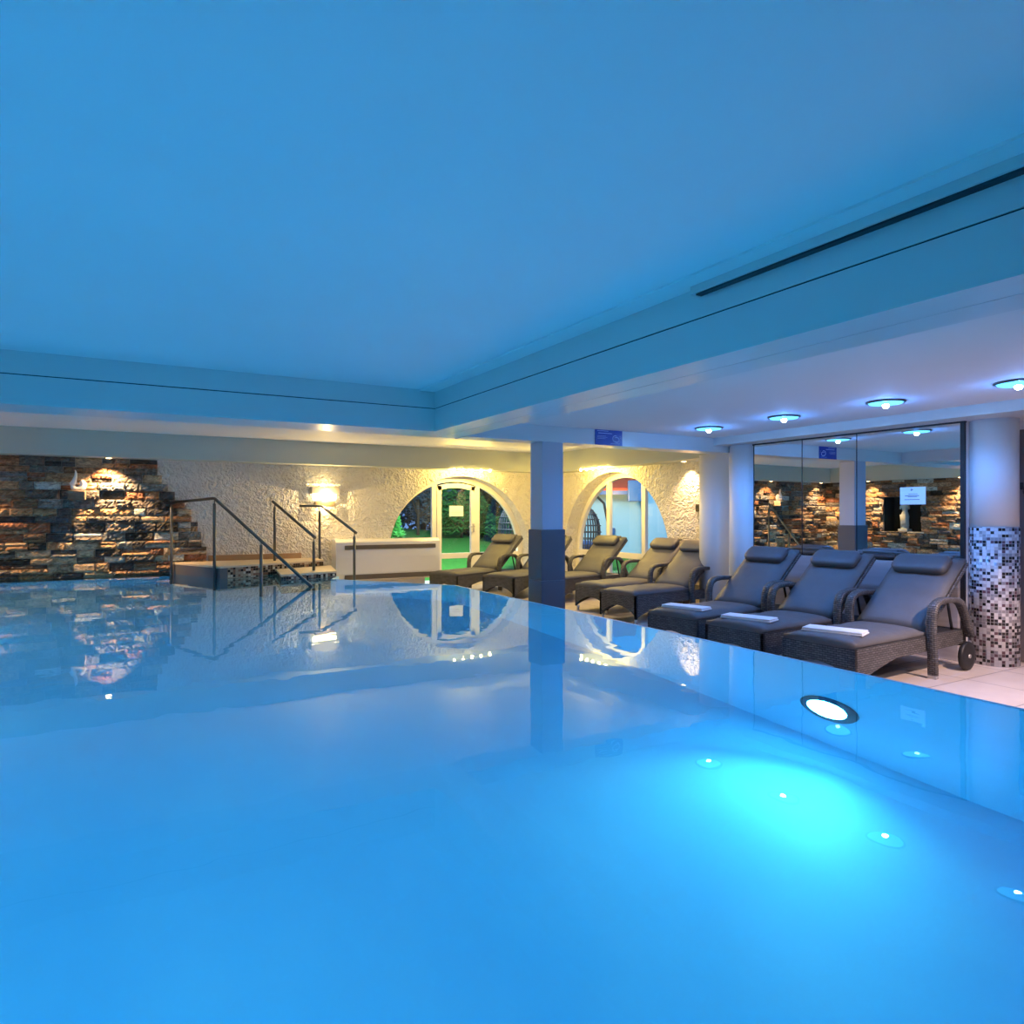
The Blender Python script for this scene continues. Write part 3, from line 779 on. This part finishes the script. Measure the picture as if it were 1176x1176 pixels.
lamp('sconce_bulb_up', 'POINT', (2.87, YW - .1, zr(.50)), 1.5, (1, .68, .26), 0)

# underwater lamps
def poollamp(x, y, nx_, ny_, label, m_='poollens'):
    t = thing('pool_light', label, 'pool light', (x, y, -.40), math.atan2(ny_, nx_), group='underwater lights in the pool walls')
    bm = nb(); lathe(bm, [(.135, 0), (.185, .0), (.185, .02), (.135, .03)], 32); bmesh.ops.rotate(bm, verts=bm.verts, matrix=Matrix.Rotation(R(90), 3, 'Y')); obj('bezel', bm, M['slate_tile'], t)
    bm = nb(); lathe(bm, [(.135, .004), (.13, .03), (.05, .042)], 32); bmesh.ops.rotate(bm, verts=bm.verts, matrix=Matrix.Rotation(R(90), 3, 'Y')); obj('lens', bm, M[m_], t)
poollamp(XP, 2.53, -1, 0, 'bright round underwater light in the right pool wall', 'poollens_bright')
U = 'unseen underwater pool light added in the '  # unseen lamps added to spread the blue pool light evenly
poollamp(XL, 1.6, 1, 0, U + 'left wall near the front')
poollamp(XL, 4.6, 1, 0, U + 'middle of the left wall')
poollamp(XL, 7.6, 1, 0, U + 'left wall near the back')
poollamp(-.8, .45, 0, 1, U + 'front wall')

l = lamp('pool_beam', 'SPOT', (XP - .12, 2.53, -.38), 75, (.12, .85, .95), .0, spot=110, blend=1); aim(l, (1.75, 1.95, -.95))
# ---------------------------------------------------------------- loungers
def apron(u0, u1, n, zf):
    return [(u0 + (u1 - u0) * k / n, zf(k / n)) for k in range(n + 1)]
def panel(bm, pts, ztop, place, th):
    """wicker skirt: pts = (u, zbottom) along the side; place(u, off, z)"""
    uv = uvlayer(bm)
    rows = [[bm.verts.new(place(u, o_, z)) for o_, z in ((0, zb), (0, ztop), (th, ztop), (th, zb))] for u, zb in pts]
    for (a, b, (ua, za), (ub, zb)) in zip(rows, rows[1:], pts, pts[1:]):
        for k in range(4):
            f = bm.faces.new((a[k], b[k], b[(k + 1) % 4], a[(k + 1) % 4]))
            hh = ((za, zb, ztop, ztop), (ztop, ztop, ztop + th, ztop + th), (ztop, ztop, zb, za), (za, zb, zb + th, za + th))[k]
            for lp, q in zip(f.loops, ((ua, hh[0]), (ub, hh[1]), (ub, hh[2]), (ua, hh[3]))): lp[uv].uv = q
    bm.faces.new(rows[0]); bm.faces.new(list(reversed(rows[-1])))
BW, BL, BT = .31, 1.70, .345
def make_lounger():
    t = thing('sun_lounger', '', 'sun lounger', (0, 0, 0), 0, 'charcoal loungers around the pool deck')
    bm = nb()
    side = lambda s: (.06 + .16 * min(1, s / .34) ** .7 * 1) if s < .34 else .22
    for sg in (-1, 1):
        panel(bm, apron(0, BL, 28, side), BT, lambda u, o_, z, sg=sg: (u, sg * (BW - o_), z), .03)
    end = lambda s: .06 + .15 * math.sin(math.pi * s) ** .6
    panel(bm, apron(-BW, BW, 18, end), BT, lambda u, o_, z: (o_, u, z), .03)
    panel(bm, apron(-BW, BW, 6, lambda s: .2), BT, lambda u, o_, z: (BL - o_, u, z), .03)
    box(bm, .02, BL - .02, -BW + .02, BW - .02, BT - .02, BT - .004)
    obj('wicker_base', bm, M['wicker'], t)
    for sg in (-1, 1):
        bm = nb(); lathe(bm, [(.016, 0), (.018, .02), (.022, .065)], 12, (.03, sg * (BW - .03))); obj('front_foot', bm, M['metal'], t)
    # armrests: woven band from the floor, over and down to the base
    for sg in (-1, 1):
        y = sg * (BW + .042)
        pts = [(1.06, y, .03), (1.055, y, .2), (1.04, y, .36), (1.035, y, .46), (1.045, y, .54), (1.075, y, .595), (1.13, y, .625), (1.22, y, .635), (1.34, y, .632), (1.45, y, .622), (1.52, y, .59), (1.57, y, .53), (1.62, y, .45), (1.67, y, .36), (1.70, y, .29)]
        bm = nb(); strap(bm, pts, .074, .044); r = obj('armrest', bm, M['wicker'], t)
        bm = nb(); box(bm, 1.04, 1.08, y - .034, y + .034, 0, .035, .004); obj('foot_cap', bm, M['metal'], r)
    # wheels
    for sg in (-1, 1):
        bm = nb(); lathe(bm, [(.085, -.022), (.118, -.02), (.125, -.01), (.125, .01), (.118, .02), (.085, .022)], 28)
        bmesh.ops.rotate(bm, verts=bm.verts, matrix=Matrix.Rotation(R(90), 3, 'X'))
        bmesh.ops.translate(bm, verts=bm.verts, vec=(1.635, sg * (BW + .045), .125)); wv = obj('wheel', bm, M['rubber'], t)
        bm = nb(); lathe(bm, [(.018, -.03), (.018, .03)], 12)
        bmesh.ops.rotate(bm, verts=bm.verts, matrix=Matrix.Rotation(R(90), 3, 'X'))
        bmesh.ops.translate(bm, verts=bm.verts, vec=(1.635, sg * (BW + .045), .125)); obj('hub', bm, M['metal'], wv)
    # backrest frame, hinge at u=1.0
    hx, hz, tx, tz = 1.05, .36, 1.775, .93
    dv = Vector((tx - hx, 0, tz - hz)); Ln = dv.length; ang = math.atan2(dv.z, dv.x)
    MB_ = Matrix.Translation((hx, 0, hz)) @ Matrix.Rotation(-ang, 4, 'Y')
    bm = nb(); q = nb(); box(q, 0, Ln, -BW + .005, BW - .005, -.035, -.002, .008); merge(bm, q, MB_); obj('backrest_frame', bm, M['wicker'], t, uv=True)
    for sg in (-1, 1):
        bm = nb(); q = nb(); tube(q, [(Ln * .62, sg * .24, -.03), (Ln * .62 - .18, sg * .24, -.50)], .012, 8)
        merge(bm, q, MB_); obj('backrest_prop', bm, M['black'], t)
    # cushions
    def cushion(L_, W_, T, m_, mtx, name, par, puff=.012, crease=()):
        bm = nb(); nx_, ny_ = 14, 8
        top = {}; bot = {}
        for i in range(nx_ + 1):
            for k in range(ny_ + 1):
                u, v = i / nx_, k / ny_
                e = min(1, min(u, 1 - u) * 9) ** .5 * min(1, min(v, 1 - v) * 7) ** .5
                wv = sum(-.010 * math.exp(-((u - c_) / .03) ** 2) for c_ in crease)
                top[i, k] = bm.verts.new((u * L_, (v - .5) * W_, T * (.55 + .45 * e) + puff * math.sin(math.pi * v) + wv))
                if i in (0, nx_) or k in (0, ny_): bot[i, k] = bm.verts.new((u * L_, (v - .5) * W_, 0))
        for i in range(nx_):
            for k in range(ny_): bm.faces.new((top[i, k], top[i + 1, k], top[i + 1, k + 1], top[i, k + 1]))
        ring = [(i, 0) for i in range(nx_)] + [(nx_, k) for k in range(ny_)] + [(i, ny_) for i in range(nx_, 0, -1)] + [(0, k) for k in range(ny_, 0, -1)]
        for a_, b_ in zip(ring, ring[1:] + ring[:1]): bm.faces.new((top[a_], bot[a_], bot[b_], top[b_]))
        bm.faces.new([bot[a_] for a_ in ring])
        bmesh.ops.transform(bm, matrix=mtx, verts=bm.verts)
        return obj(name, bm, m_, par, smooth=True)
    cushion(1.07, .60, .062, M['fabric'], Matrix.Translation((0.0, 0, BT)), 'seat_cushion', t, crease=(.33, .66))
    bc = cushion(Ln - .0, .585, .058, M['fabric'], MB_ @ Matrix.Translation((.01, 0, 0)), 'back_cushion', t, crease=(.25, .5))
    # pillow with strap
    bm = nb(); q = nb(); n1, n2 = 16, 14
    for i in range(n1 + 1):
        pass
    prof = []
    for k in range(n2):
        a_ = 2 * math.pi * k / n2
        prof.append((.108 * abs(math.cos(a_)) ** .5 * (1 if math.cos(a_) >= 0 else -1), .045 * abs(math.sin(a_)) ** .6 * (1 if math.sin(a_) >= 0 else -1)))
    rings = []
    for i in range(n1 + 1):
        s = i / n1; sc = min(1, (1 - abs(2 * s - 1) ** 8)) ** .5 * .35 + .65
        rings.append([q.verts.new((p[0] * sc, (s - .5) * .47, p[1] * sc)) for p in prof])
    for a_, b_ in zip(rings, rings[1:]):
        for k in range(n2): q.faces.new((a_[k], a_[(k + 1) % n2], b_[(k + 1) % n2], b_[k]))
    q.faces.new(rings[0]); q.faces.new(list(reversed(rings[-1])))
    for f in q.faces: f.smooth = True
    merge(bm, q, MB_ @ Matrix.Translation((Ln - .165, 0, .10)))
    pl = obj('pillow', bm, M['pillow'], t)
    bm = nb(); q = nb(); box(q, Ln - .025, Ln + .006, -.20, .20, -.04, .066, .006); merge(bm, q, MB_); obj('strap', bm, M['fabric'], pl)
    return t
LG = [(4.70, 3.44, 3.2, 'charcoal wicker lounger nearest the mosaic column, folded white towel on its foot end'),
      (4.65, 4.24, 4.0, 'charcoal lounger with towel, the middle one of three before the mirror'),
      (4.66, 5.03, 6.5, 'charcoal lounger with towel beside the plain round blue-lit column'),
      (5.378, 6.78, 8.4, 'dark lounger in front of the pinkish column, no towel on it'),
      (5.573, 7.61, 8.9, 'brownish-lit lounger second from the pinkish column, half hidden by its neighbour'),
      (5.589, 8.84, 15.8, 'olive-lit lounger just right of the square pillar, before the right arch'),
      (5.114, 9.45, 24.6, 'lounger mostly hidden behind the square pillar'),
      (4.525, 10.267, 22.3, 'farthest lounger standing before the glass door of the left arch')]
proto = make_lounger()
for i, (x, y, a_, lab) in enumerate(LG):
    if i == 0: proto.location = (x, y, 0); proto.rotation_euler = (0, 0, R(a_)); proto['label'] = lab
    else: dup(proto, (x, y, 0), R(a_), lab)
def towel(i, u, v, w_, d_, rot, label):
    x, y, a_, _ = LG[i]; ca, sa = math.cos(R(a_)), math.sin(R(a_))
    t = thing('folded_towel', label, 'towel', (x + u * ca - v * sa, y + u * sa + v * ca, BT + .0665), R(a_ + rot), 'white towels on the loungers')
    bm = nb(); box(bm, -d_ / 2, d_ / 2, -w_ / 2, w_ / 2, 0, .014, .006, 3); obj('lower_fold', bm, M['towel'], t, smooth=True)
    bm = nb(); box(bm, -d_ / 2 + .004, d_ / 2 - .006, -w_ / 2 + .005, w_ / 2 - .005, .0135, .03, .0075, 3); obj('upper_fold', bm, M['towel'], t, smooth=True)
towel(0, .24, 0, .46, .2, 16, 'folded white towel on the lounger nearest the mosaic column')
towel(1, .22, 0, .46, .2, 14, 'folded white towel on the middle lounger before the mirror')
towel(2, .22, 0, .46, .2, 10, 'folded white towel on the lounger beside the plain blue-lit column')

# ---------------------------------------------------------------- outside
bm = nb()
def gz(x, y):
    d_ = max(0, (y - 13.0)); return -.03 + .12 * min(d_, 7) if x < 10 else -.03 + .05 * min(d_, 7)
gx = [-6, 0, 3, 5, 7, 9, 11, 13, 16, 20, 30]; gy = [13.0, 14, 15, 16, 17, 18, 20, 24, 34]
gv = {(i, k): bm.verts.new((x, y, gz(x, y))) for i, x in enumerate(gx) for k, y in enumerate(gy)}
for i in range(len(gx) - 1):
    for k in range(len(gy) - 1): bm.faces.new((gv[i, k], gv[i + 1, k], gv[i + 1, k + 1], gv[i, k + 1]))
poly(bm, [(9, -4, -.03), (30, -4, -.03), (30, 13, -.03), (9, 13, -.03)])
struct('lawn', bm, M['lawn'], 'mown green lawn behind the arch windows')
bm = nb(); poly(bm, [(-6, 11.86, -.02), (9, 11.86, -.02), (9, 13.05, -.02), (-6, 13.05, -.02)]); poly(bm, [(7.9, -4, -.025), (9.2, -4, -.025), (9.2, 11.86, -.025), (7.9, 11.86, -.025)])
struct('patio', bm, M['patio'], 'pale paved strip outside the arches')
def leaves(bm, rnd, n, blob, s):
    """blob: list of (cx,cy,cz,rx,ry,rz)"""
    for _ in range(n):
        c = rnd.choice(blob)
        while True:
            v = Vector((rnd.uniform(-1, 1), rnd.uniform(-1, 1), rnd.uniform(-1, 1)))
            if .35 < v.length < 1: break
        v = v.normalized() * (v.length ** .4)
        p = Vector((c[0] + v.x * c[3], c[1] + v.y * c[4], c[2] + v.z * c[5]))
        a_ = Vector((rnd.gauss(0, 1), rnd.gauss(0, 1), rnd.gauss(0, 1))).normalized(); b_ = a_.orthogonal().normalized()
        l_ = s * rnd.uniform(.6, 1.3); w_ = l_ * .32
        bm.faces.new([bm.verts.new(p + q) for q in (a_ * l_, b_ * w_, -a_ * l_ * .8, -b_ * w_)])
def plant(name, label, cat, loc, blob, m_, n, s, seed, trunk=.0):
    t = thing(name, label, cat, loc, group={'garden_tree': 'dark trees in the garden', 'leafy_shrub': 'green shrubs in the garden'}.get(name)); rnd = random.Random(seed)
    bm = nb(); leaves(bm, rnd, n, blob, s); obj('foliage', bm, m_, t, fix=False)
    bm = nb(); top = max(b[2] for b in blob)
    tube(bm, [(0, 0, -.1), (.02, .01, top * .5), (-.02, 0, top)], [.05 + trunk, .04 + trunk * .7, .02], 8)
    for k in range(5):
        b = blob[k % len(blob)]; tube(bm, [(0, 0, top * .3), (b[0] * .6, b[1] * .6, b[2] * .8), (b[0] * .9, b[1] * .9, b[2] + b[5] * .4)], [.025, .018, .008], 6)
    obj('stem', bm, M['trunk'], t)
rb = lambda seed, n, w_, h_: [(random.Random(seed + k).uniform(-w_, w_), random.Random(seed + 50 + k).uniform(-w_ * .5, w_ * .5), h_ * random.Random(seed + 90 + k).uniform(.35, .75), w_ * .6, w_ * .5, h_ * .32) for k in range(n)]
def az(px, d_):
    l_ = (px - 588) / 779.2 * d_; c_, s_ = math.cos(R(29.6)), math.sin(R(29.6))
    return (l_ * c_ + d_ * s_, d_ * c_ - l_ * s_)
def gl(px, d_):
    x, y = az(px, d_); return (x, y, gz(x, y))
plant('leafy_shrub', 'rounded green leafy shrub seen through the glass door', 'shrub', gl(530, 20.5), rb(1, 7, .75, 1.5), M['leaf_green'], 2600, .10, 1)
plant('leafy_shrub', 'low green shrub seen left of the hanging chair ring', 'shrub', gl(566, 21.5), rb(11, 6, .6, 1.1), M['leaf_green'], 1800, .10, 2)
plant('loose_shrub', 'bluish twiggy shrub in the left pane of the left arch', 'shrub', gl(480, 20.5), rb(21, 9, .8, 2.5), M['leaf_dusk_tint'], 3000, .09, 3)
plant('small_conifer', 'small bright green conifer at the left edge of the left arch', 'conifer', gl(453, 16.2), [(0, 0, .25, .3, .3, .25), (0, 0, .55, .22, .22, .25), (0, 0, .85, .12, .12, .25)], M['leaf_bright'], 1500, .08, 4)
TL = ['dark tree behind the bluish shrub', 'dark tree behind the door notice', 'dark tree behind the right panes of the left arch', 'dark tree at the far left of the garden']
for k, (px, d_) in enumerate(((486, 24), (526, 30), (570, 25), (444, 29))):
    plant('garden_tree', TL[k], 'tree', gl(px, d_), [(random.Random(k * 9 + j).uniform(-1.3, 1.3), random.Random(k * 7 + j).uniform(-.6, .6), .9 + j * .75, 1.25, .9, .8) for j in range(7)], M['leaf_dark'], 4200, .17, 30 + k, .06)
x, y = az(520, 38)
plant('tall_hedge', 'tall dark hedge closing off the end of the lawn', 'hedge', (x, y, gz(x, y)), [(-7 + 2 * k, random.Random(k).uniform(-.4, .4), 1 + 1.5 * j, 1.5, 1.0, 1.3) for k in range(8) for j in range(4)], M['leaf_dark'], 9000, .3, 77, .1)
def hanging_chair(loc, rz, label, pole=True):
    t = thing('hanging_chair', label, 'garden chair', loc, rz, 'wicker hanging chairs outside')
    bm = nb()
    lathe(bm, [(.42, 0), (.42, .03)], 28)
    tube(bm, [(.0, .38, .02), (.0, .50, .6), (0, .50, 1.2), (0, .42, 1.62), (0, .24, 1.80), (0, .05, 1.78), (0, 0, 1.70)], .03, 10); obj('stand', bm, M['black'], t)
    bm = nb()
    for k in range(16):
        a0 = math.pi * k / 16
        tube(bm, [(.36 * math.sin(b_) * math.cos(a0), .42 * math.sin(b_) * math.sin(a0) * .8, .98 - .56 * math.cos(b_)) for b_ in [2 * math.pi * j / 28 for j in range(29)]], .012, 5, cap=False)
    for j in range(1, 12):
        b_ = math.pi * j / 12; rr = .36 * math.sin(b_)
        tube(bm, [(rr * math.cos(q), rr * 1.0 * math.sin(q), .98 - .56 * math.cos(b_)) for q in [2 * math.pi * k / 24 for k in range(25)]], .012, 5, cap=False)
    obj('basket', bm, M['rattan'], t)
    bm = nb(); tube(bm, [(0, 0, 1.54), (0, 0, 1.72)], .012, 6); obj('chain', bm, M['metal'], t)
    bm = nb(); bmesh.ops.create_uvsphere(bm, u_segments=16, v_segments=10, radius=.27); bmesh.ops.scale(bm, verts=bm.verts, vec=(1, 1, .5)); bmesh.ops.translate(bm, verts=bm.verts, vec=(0, 0, .66)); obj('cushion', bm, M['bluebox'], t, smooth=True)
x, y = az(672, 15.2); hanging_chair((x, y, gz(x, y)), R(-125), 'dark wicker hanging chair on a curved stand behind the right arch')
x, y = az(590, 15.5); hanging_chair((x, y, gz(x, y)), R(-60), 'wicker hanging chair behind the right pane of the left arch')
# house
hx_, hy_ = az(716, 21)
t = thing('house', 'pale blue-lit house with red roof behind the right arch', 'house', (hx_, hy_, 0), R(-36))
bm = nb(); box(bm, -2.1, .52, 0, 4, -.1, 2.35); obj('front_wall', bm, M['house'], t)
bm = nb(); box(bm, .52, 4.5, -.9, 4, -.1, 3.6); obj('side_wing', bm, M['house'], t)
bm = nb()
v = [bm.verts.new(p) for p in ((-2.7, -.8, 2.0), (.5, -.8, 2.0), (.5, 2.2, 3.6), (-2.7, 2.2, 3.6), (-2.7, -.8, 2.12), (.5, -.8, 2.12), (.5, 2.2, 3.75), (-2.7, 2.2, 3.75))]
for f in ((0, 1, 2, 3), (4, 5, 6, 7), (0, 1, 5, 4), (1, 2, 6, 5), (2, 3, 7, 6), (3, 0, 4, 7)): bm.faces.new([v[i] for i in f])
obj('roof', bm, M['roof'], t)
bm = nb(); box(bm, -2.7, .5, -.82, -.74, 1.93, 2.05); obj('gutter', bm, M['bluebox'], t)
bm = nb(); box(bm, .08, .48, -1.15, -.75, 1.72, 2.34, .02); obj('wall_box', bm, M['bluebox'], t)
bm = nb(); box(bm, -.42, -.26, -.10, .0, .72, .92, .02); obj('wall_light', bm, M['bluebox'], t)
x, y = az(674, 16.6)
t = thing('flower_trough', 'low trough of red flowers beside the hanging chair', 'planter', (x, y, gz(x, y)), R(-36))
bm = nb(); box(bm, -.5, .5, -.12, .12, 0, .34, .02); obj('trough', bm, M['bluebox'], t)
bm = nb(); rnd = random.Random(8); leaves(bm, rnd, 500, [(-.25, 0, .42, .3, .16, .12), (.25, 0, .42, .3, .16, .12)], .05); obj('foliage', bm, M['leaf_bright'], t, fix=False)
bm = nb(); leaves(bm, rnd, 220, [(-.25, 0, .52, .28, .16, .08), (.2, 0, .54, .3, .16, .08)], .045); obj('petals', bm, M['flower'], t, fix=False)

# ---------------------------------------------------------------- light
wd = bpy.data.worlds.new('dusk'); S.world = wd; wd.use_nodes = True
nt = wd.node_tree; nt.nodes.clear()
o_ = nt.nodes.new('ShaderNodeOutputWorld'); bg = nt.nodes.new('ShaderNodeBackground')
bg.inputs[0].default_value = (.22, .46, 1, 1); bg.inputs[1].default_value = .75
nt.links.new(bg.outputs[0], o_.inputs[0])
x, y = az(700, 16); l = lamp('garden_flood', 'AREA', (x + .6, y - 2.2, 2.6), 95, (.16, .58, 1), 1.2); aim(l, (*az(712, 21), 1.0))
x, y = az(520, 13.6); l = lamp('garden_lamp', 'AREA', (6.2, 12.6, 3.6), 620, (.85, 1, .85), 1.0); aim(l, (*az(520, 18), .4))
lamp('eaves_lamp', 'POINT', (*az(708, 19.4), 1.85), 90, (1, .5, .15), .08)
# unseen fill spots without fixtures, added to brighten the deck and the alcove
l = lamp('deck_fill', 'SPOT', (5.57, 1.44, ZL - .05), 400, (1, .68, .55), .06, spot=75, blend=.7); aim(l, (5.75, 2.35, 0))
l = lamp('deck_fill', 'SPOT', (4.6, .6, ZL - .05), 90, (1, .80, .72), .06, spot=70, blend=.8); aim(l, (5.4, 2.9, .2))
l = lamp('alcove_fill', 'SPOT', (5.6, 8.6, ZC - .03), 120, (1, .78, .42), 0, spot=165, blend=.6)

# ---------------------------------------------------------------- camera and view
cam = bpy.data.cameras.new('camera'); cam.sensor_width = 36; cam.sensor_fit = 'HORIZONTAL'
cam.lens = 36 * 779.2 / 1176; cam.shift_y = 2 / 1176; cam.clip_start = .05
co = bpy.data.objects.new('camera', cam); C.objects.link(co)
co.location = (0, 0, E); co.rotation_euler = (R(90), 0, R(-29.6)); S.camera = co
S.view_settings.view_transform = 'Standard'; S.view_settings.look = 'None'; S.view_settings.gamma = 1
S.view_settings.use_curve_mapping = False; S.view_settings.exposure = 0
cy = S.cycles
cy.use_denoising = True; cy.denoiser = 'OPENIMAGEDENOISE'; cy.max_bounces = 12; cy.diffuse_bounces = 6
cy.glossy_bounces = 6; cy.transmission_bounces = 8; cy.transparent_max_bounces = 12
cy.sample_clamp_indirect = 6; cy.caustics_reflective = True; cy.caustics_refractive = True; cy.blur_glossy = .5
